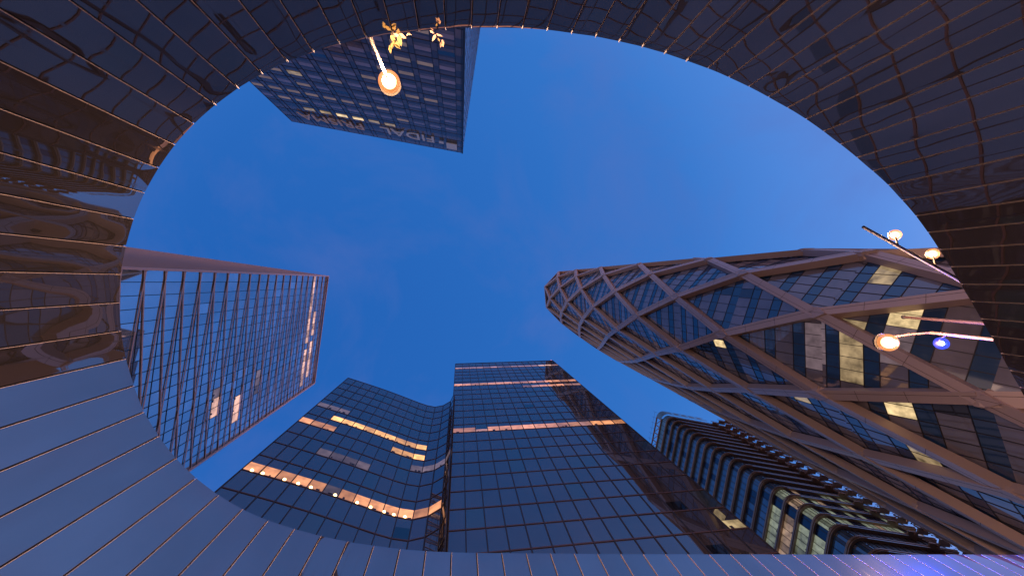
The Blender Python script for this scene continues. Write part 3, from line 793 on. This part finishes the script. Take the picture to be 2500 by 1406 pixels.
for i in range(1, 29):
    zt = H4+CAMZ-.6-i*P4+.55; zb_ = zt-.85
    b = MB()
    for k in range(len(bo)-1):
        o0, o1, i0_, i1_ = bo[k], bo[k+1], bi[k], bi[k+1]
        b.add([(*i0_, zb_), (*i1_, zb_), (*o1, zb_), (*o0, zb_), (*i0_, zt), (*i1_, zt), (*o1, zt), (*o0, zt)], [[0, 3, 2, 1], [4, 5, 6, 7], [2, 3, 7, 6]])
    # a second slimmer step gives the band its moulding
    for k in range(len(bo)-1):
        o0 = bo[k]; o1 = bo[k+1]; q0 = (o0-bi[k])/np.linalg.norm(o0-bi[k])*.16; q1 = (o1-bi[k+1])/np.linalg.norm(o1-bi[k+1])*.16
        b.add([(*o0, zb_+.28), (*o1, zb_+.28), (*(o1+q1), zb_+.28), (*(o0+q0), zb_+.28), (*o0, zt-.28), (*o1, zt-.28), (*(o1+q1), zt-.28), (*(o0+q0), zt-.28)], [[0, 3, 2, 1], [4, 5, 6, 7], [2, 3, 7, 6]])
    b.build('floor_band', M_band, t4)
    # pale balustrade line on the right face
    r_ = MB(); nR = np.array([-dR[1], dR[0]]); nR = nR if nR @ dL < 0 else -nR
    a_ = K0+dR*3.2+nR*.45; e_ = K0+dR*(LR*.70)+nR*.45
    r_.beam((*a_, zb_-.32), (*e_, zb_-.32), (nR[0], nR[1], 0), .26, .12); 
    r_.build('balustrade', M_rail, t4)
    # balcony at the far end of the right face, with posts, tray and planting boxes
    bb = MB(); rr_ = random.Random(i)
    s0 = LR*.70; s1 = LR+1.2
    for k in range(3):
        a0_ = K0+dR*(s0+k*2.6)+nR*(.2+.75*k); a1_ = K0+dR*(s0+k*2.6+2.7)+nR*(.2+.75*k)
        o_ = nR*(1.1+.35*k)
        bb.hexa([(*(a0_), zb_-.1), (*(a1_), zb_-.1), (*(a1_+o_), zb_-.1), (*(a0_+o_), zb_-.1), (*(a0_), zb_+.2+.05*k), (*(a1_), zb_+.2+.05*k), (*(a1_+o_), zb_+.2+.05*k), (*(a0_+o_), zb_+.2+.05*k)])
        for m_ in range(4):
            p_ = a0_+(a1_-a0_)*(m_/3)+o_; bb.beam((*p_, zb_), (*p_, zb_+1.3), (nR[0], nR[1], 0), .08, .08)
        bb.beam((*(a0_+o_), zb_+1.3), (*(a1_+o_), zb_+1.3), (nR[0], nR[1], 0), .1, .1)
        if rr_.random() < .8:
            pz = a0_+(a1_-a0_)*rr_.uniform(.2, .8)+o_*.8; bb.beam((*pz, zb_-.7*rr_.random()), (*(pz+dR*rr_.uniform(-1, 1)), zb_+1.8), (nR[0], nR[1], 0), .3, .3)
    bb.build('balcony', M_band, t4)
    # shrub bulging over the far rail
    fb = MB(); pz = K0+dR*(LR+.2)+nR*2.0
    for _ in range(70):
        w = np.array([rr_.gauss(0, .75), rr_.gauss(0, .75), rr_.gauss(0, .5)]); c = np.array([pz[0], pz[1], zb_+1.2])+w
        e1 = np.array([rr_.gauss(0, 1), rr_.gauss(0, 1), rr_.gauss(0, 1)]); e1 = e1/np.linalg.norm(e1)*.28; e2 = np.cross(e1, [rr_.gauss(0, 1), rr_.gauss(0, 1), 1]); e2 = e2/np.linalg.norm(e2)*.16
        fb.quad(c-e1, c+e2, c+e1, c-e2)
    if i <= 20: fb.build('balcony_shrub', mat_shrub if 'mat_shrub' in globals() else globals().setdefault('mat_shrub', mat('dark_leaves', (.03, .045, .02), rough=.7)), t4)
prism(t4, [p for p in rpath(-.8, 2.8, 5)]+[K0+dL*LL+dR*LR], 0, H4+CAMZ-1, M_mull, 'core_wall')
# crown: open parapet box with slots on the right face, braced opening on the left face
cw = MB(); top = H4+CAMZ+3.4
cpth = rpath(.1, 2.6, 8)
for k in range(len(cpth)-1):
    a, b_2 = cpth[k], cpth[k+1]
    if k == 0: continue
    if k == len(cpth)-2:
        L_ = np.linalg.norm(b_2-a); uu = (b_2-a)/L_
        for (s0, s1, z0_, z1_) in [(0, L_*.72, H4+CAMZ-.4, H4+CAMZ+.9), (0, L_*.72, top-.7, top)]:
            cw.quad((*(a+uu*s0), z0_), (*(a+uu*s1), z0_), (*(a+uu*s1), z1_), (*(a+uu*s0), z1_))
        x_ = 0
        for kk in range(5):
            cw.quad((*(a+uu*x_), H4+CAMZ+.9), (*(a+uu*(x_+2.4)), H4+CAMZ+.9), (*(a+uu*(x_+2.4)), top-.7), (*(a+uu*x_), top-.7)); x_ += 3.4
    else:
        cw.quad((*a, H4+CAMZ-.4), (*b_2, H4+CAMZ-.4), (*b_2, top), (*a, top))
cw.build('crown_parapet', M_p4, t4)
cb = MB(); nL = np.array([-dL[1], dL[0]]); nL = nL if nL @ dR < 0 else -nL; NL3 = (nL[0], nL[1], 0)
M_wood = mat('ochre_bracing', (.26, .15, .07), rough=.6)
def q4(s, z, o=.1): p = K0+dL*s+nL*o; return (*p, H4+CAMZ+z)
cb.beam(q4(2.6, 3.3), q4(LL, 3.3), NL3, .4, .4); cb.beam(q4(2.6, -.3), q4(LL, -.3), NL3, .5, .4)
for k in range(10):
    s0 = 2.8+k*3.1; cb.beam(q4(s0, -.3, .06), q4(s0, 3.3, .06), NL3, .28, .3); cb.beam(q4(s0, -.3, .02), q4(s0+3.1, 3.3, .02), NL3, .18, .2)
cb.build('crown_bracing', M_wood, t4)
wl = MB()
wl.quad(q4(2.8, -.4, -2.0), q4(LL, -.4, -2.0), q4(LL, 3.3, -2.0), q4(2.8, 3.3, -2.0)); wl.build('crown_inner_wall', M_band, t4)
am = MB()
for k in range(12): am.tube([q4(1+k*2.2, 3.2, .3), q4(1+k*2.2, 4.6, 1.2+.2*(k % 2))], .035, 6)
am.tube([q4(1, 4.0, .85), q4(26, 4.0, .85)], .03, 6)
am.build('roof_guard', M_mull, t4)

# ------------------------------------------------------------------ street lamps behind the wall
M_pole = mat('pole_painted', (.07, .04, .035), rough=.5, metal=.2)
M_cap = mat('lamp_housing', (.022, .018, .018), rough=.6, metal=.2)
def glow(name, c, s): return mat(name, (1, 1, 1), emit=c, es=s)
G_or = glow('sodium_globe', (1., .62, .30), 7.)
G_bl = glow('blue_globe', (.25, .32, 1.), 9.)
def halo_mat(name, c, s, a):  # see-through glowing material that imitates the halo round a lamp
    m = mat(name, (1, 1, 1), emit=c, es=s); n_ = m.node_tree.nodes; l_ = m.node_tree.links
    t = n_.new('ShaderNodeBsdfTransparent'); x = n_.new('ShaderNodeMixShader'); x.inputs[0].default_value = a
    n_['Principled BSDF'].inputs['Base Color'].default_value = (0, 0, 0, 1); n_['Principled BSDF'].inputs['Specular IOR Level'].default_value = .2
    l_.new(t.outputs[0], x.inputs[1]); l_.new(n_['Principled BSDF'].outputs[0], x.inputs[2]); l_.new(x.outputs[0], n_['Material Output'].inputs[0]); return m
HALO_or = halo_mat('amber_halo', (1., .30, .08), 1.3, .6); HALO_bl = halo_mat('blue_halo', (.02, .06, 1.), 1.6, .5)
def lampat(root, c, r, gm, power, col):
    b = MB(); b.sphere(c, r, 24, 16); b.build('lamp_globe', gm, root, smooth=True)
    b = MB(); b.sphere(c, r*1.5, 28, 18); b.build('halo_shell', HALO_or, root, smooth=True); r *= 1.45  # second sphere is an added shell glowing as the halo
    k = MB(); c = np.asarray(c); k.tube([c+np.array([0, 0, r*.75]), c+np.array([0, 0, r*1.05]), c+np.array([0, 0, r*1.7])], [r*1.05, r*.95, r*.25], 16); k.build('lamp_cap', M_cap, root)
    l = bpy.data.lights.new('lamp_light', 'POINT'); l.energy = power; l.color = col; l.shadow_soft_size = r*1.05
    lo = bpy.data.objects.new('lamp_light', l); COL.objects.link(lo); lo.parent = root; lo.location = tuple(np.array(c)-np.array([0, 0, r*1.6])-np.array(root.location))
    return b
# large lamp in front of the lettered tower
c = P(950, 200, 13.0); f0 = P(905, 96, 10.4)
lp = empty('street_lamp', (float(f0[0]), float(f0[1]), 0), 'large orange globe lamp on a bright arm in front of the lettered slab tower', 'street lamp')
b = MB(); b.tube([(f0[0], f0[1], 0), (f0[0], f0[1], f0[2]-.4)], .09, 12); b.build('pole', M_pole, lp)
b = MB(); b.tube([(f0[0], f0[1], f0[2]-.4), f0+(c-f0)*.15, c+np.array([0, 0, .35])], [.07, .045, .035], 10); b.build('arm', M_pole, lp)
lampat(lp, c, .22, G_or, 6500, (1, .55, .28))
# big lamp in front of the lattice tower
top3 = P(2272, 812, 14.6); xy3 = top3[:2]
c = P(2168, 836, 14.8)
lp3 = empty('street_lamp', (float(xy3[0]), float(xy3[1]), 0), 'large orange globe lamp on a curved arm in front of the oval lattice tower', 'street lamp')
b = MB(); b.tube([(*xy3, 0), (*xy3, 8), (*xy3, top3[2])], [.11, .08, .06], 12); b.build('pole', M_pole, lp3)
b = MB(); e = c+np.array([0, 0, .45]); md = (top3+e)/2+np.array([0, 0, .25])
b.tube([top3, top3*.7+e*.3+np.array([0, 0, .22]), md, top3*.25+e*.75+np.array([0, 0, .2]), e], .045, 10); b.build('arm', M_pole, lp3)
lampat(lp3, c, .24, G_or, 6500, (1, .55, .28))
# blue lamp clamped to the same pole
c = P(2298, 838, 13.9); clampz = P(2300, 815, 12.9)
lb = empty('blue_lamp', (float(c[0]), float(c[1]), float(c[2])), 'small bright blue lamp hanging from the pole beside the large orange lamp', 'lamp')
b = MB(); b.sphere(c, .10, 20, 14); b.build('lamp_globe', G_bl, lb, smooth=True)
b = MB(); b.sphere(c, .24, 20, 14); b.build('halo_shell', HALO_bl, lb, smooth=True)  # added shell that glows as the blue lamp's halo
b = MB(); b.tube([np.array([xy3[0], xy3[1], c[2]+.1]), (np.array([xy3[0], xy3[1], c[2]+.1])+c)/2+np.array([0, 0, .12]), c+np.array([0, 0, .14])], .025, 8); b.build('bracket', M_pole, lb)
l = bpy.data.lights.new('flood_light', 'SPOT'); l.energy = 45000; l.color = (.0, .05, 1); l.shadow_soft_size = .14; l.spot_size = R(75); l.spot_blend = .8
fo = bpy.data.objects.new('flood_light', l); COL.objects.link(fo); fo.parent = lb; fo.location = (0, 0, -.2)
fo.rotation_euler = (Vector(tuple(c))-Vector(tuple(P(2490, 1385, 8.6)))).to_track_quat('Z', 'Y').to_euler()
l = bpy.data.lights.new('lamp_light', 'POINT'); l.energy = 2500; l.color = (.05, .10, 1); l.shadow_soft_size = .14
lo = bpy.data.objects.new('lamp_light', l); COL.objects.link(lo); lo.parent = lb; lo.location = (0, 0, -.2)
# slanting dark boom with two lamps
a = P(2107, 554, 13.2); e = P(2342, 684, 13.2); far = a+(e-a)*1.6
bm = empty('lamp_mast', (float(far[0]), float(far[1]), 0), 'dark slanting boom carrying two small orange lamps at the right rim', 'lamp mast')
b = MB(); b.tube([(far[0], far[1], 0), (far[0], far[1], far[2])], .11, 12); b.build('mast', M_pole, bm)
b = MB(); b.tube([a, e, far], [.055, .075, .09], 12); b.build('boom', M_cap, bm)
for (px, py) in ((2185, 574), (2277, 620)):
    c = P(px, py, 13.5); t_ = ((c-a) @ (e-a))/((e-a) @ (e-a)); q_ = a+(e-a)*t_
    b = MB(); b.sphere(c, .14, 20, 14); b.build('lamp_globe', G_or, bm, smooth=True); b = MB(); b.sphere(c, .21, 20, 14); b.build('halo_shell', HALO_or, bm, smooth=True)  # outer sphere is an added halo glow, not a lamp fitting
    b = MB(); b.tube([q_, c], .03, 8); b.build('bracket', M_cap, bm)
    l = bpy.data.lights.new('lamp_light', 'POINT'); l.energy = 1500; l.color = (1, .55, .28); l.shadow_soft_size = .18
    lo = bpy.data.objects.new('lamp_light', l); COL.objects.link(lo); lo.parent = bm; lo.location = tuple(c+np.array([0, 0, .35])-np.array(bm.location))
# second bare pole with a rounded end
tp = P(2206, 774, 17.0)
bp_ = empty('bare_pole', (float(tp[0]), float(tp[1]), 0), 'bare reddish pole with a rounded tip in front of the lattice tower', 'pole')
b = MB(); b.tube([(tp[0], tp[1], 0), (tp[0], tp[1], tp[2]-.1)], [.1, .065], 12); b.build('shaft', M_pole, bp_)
b = MB(); b.sphere(tp, .10, 14, 10); b.build('finial', M_cap, bp_)

# ------------------------------------------------------------------ sprigs of creeper hanging over the rim
M_leaf = mat('yellow_leaf', (.36, .30, .14), rough=.5, noise=(9, .3))
M_leafp = mat('pale_leaf', (.50, .38, .30), rough=.5, noise=(9, .3))
M_twig = mat('twig', (.18, .10, .05), rough=.7)
for lm_ in (M_leaf, M_leafp):
    n_ = lm_.node_tree.nodes; l_ = lm_.node_tree.links; tb_ = n_.new('ShaderNodeBsdfTranslucent'); mx_ = n_.new('ShaderNodeMixShader'); mx_.inputs[0].default_value = .5
    tb_.inputs[0].default_value = n_['Principled BSDF'].inputs['Base Color'].default_value
    l_.new(n_['Principled BSDF'].outputs[0], mx_.inputs[1]); l_.new(tb_.outputs[0], mx_.inputs[2]); l_.new(mx_.outputs[0], n_['Material Output'].inputs[0])
def sprig(stem_px, leaves, m, label):
    """stem given by (px, py, height); each leaf (px, py, length_px, angle)"""
    root0 = P(*stem_px[0]); o = empty('creeper_sprig', tuple(map(float, root0)), label, 'plant', 'creeper sprigs over the rim')
    b = MB(); b.tube([P(*s) for s in stem_px], .007, 6); b.build('stem', M_twig, o)
    for (px, py, h, ln, ang, m_) in leaves:
        c = P(px, py, h); Ls = ln/F*np.linalg.norm(c-np.array([0, 0, CAMZ]))*.5
        a_ = np.array([math.cos(R(ang)), math.sin(R(ang)), 0.15]); s_ = np.cross(a_, [0, 0, 1]); s_ /= np.linalg.norm(s_); 
        nn = np.array([0, 0, 1.])+rng.normal(0, .35, 3)
        s_ = np.cross(nn, a_); s_ /= np.linalg.norm(s_)
        lf = MB(); vs = []; prof = [(-1, 0), (-.7, .27), (-.35, .44), (.05, .47), (.5, .33), (.85, .14), (1.1, 0)]
        up_ = np.cross(a_, s_)
        mid = [c+a_*Ls*x-up_*Ls*.10*(1-x*x) for x, y in prof]
        l_ = [c+a_*Ls*x+s_*Ls*y+up_*Ls*.12*y for x, y in prof]; r2 = [c+a_*Ls*x-s_*Ls*y+up_*Ls*.12*y for x, y in prof]
        n7 = len(prof); fs = []
        for k in range(n7-1):
            fs += [[k, k+1, n7+k+1, n7+k], [k, 2*n7+k, 2*n7+k+1, k+1]]
        lf.add(mid+l_+r2, fs); lf.build('leaf', m_, o, smooth=True)
sprig([(944, 78, 9.75), (958, 84, 9.6), (968, 92, 9.55), (964, 104, 9.55), (958, 118, 9.5)],
      [(968, 87, 9.6, 17, 10, M_leafp), (982, 89, 9.6, 16, 25, M_leafp), (960, 96, 9.55, 18, 60, M_leaf), (976, 100, 9.55, 19, 75, M_leaf), (968, 108, 9.5, 18, 50, M_leaf), (957, 112, 9.5, 16, 110, M_leaf), (952, 121, 9.5, 15, 80, M_leaf), (970, 114, 9.5, 14, 30, M_leaf)], M_leaf,
      'drooping yellow creeper sprig hanging over the rim just left above the big orange lamp')
sprig([(1050, 74, 9.75), (1060, 80, 9.6), (1066, 92, 9.55), (1074, 100, 9.5), (1078, 108, 9.5)],
      [(1054, 79, 9.6, 9, 30, M_leafp), (1072, 86, 9.55, 14, 15, M_leafp), (1060, 93, 9.55, 15, 120, M_leafp), (1072, 98, 9.5, 9, 60, M_leaf), (1081, 104, 9.5, 11, 70, M_leafp), (1076, 110, 9.5, 12, 95, M_leafp), (1081, 111, 9.5, 8, 80, M_leafp)], M_leafp,
      'small pink-tinged creeper sprig with rounded leaves hanging left of the slab tower corner')
sprig([(1000, 77, 9.7), (1000, 83, 9.6)], [(995, 85, 9.6, 7, 130, M_leafp), (1000, 84, 9.6, 8, 20, M_leafp)], M_leafp, 'single tiny pale leaf pair at the rim between the two larger creeper sprigs')
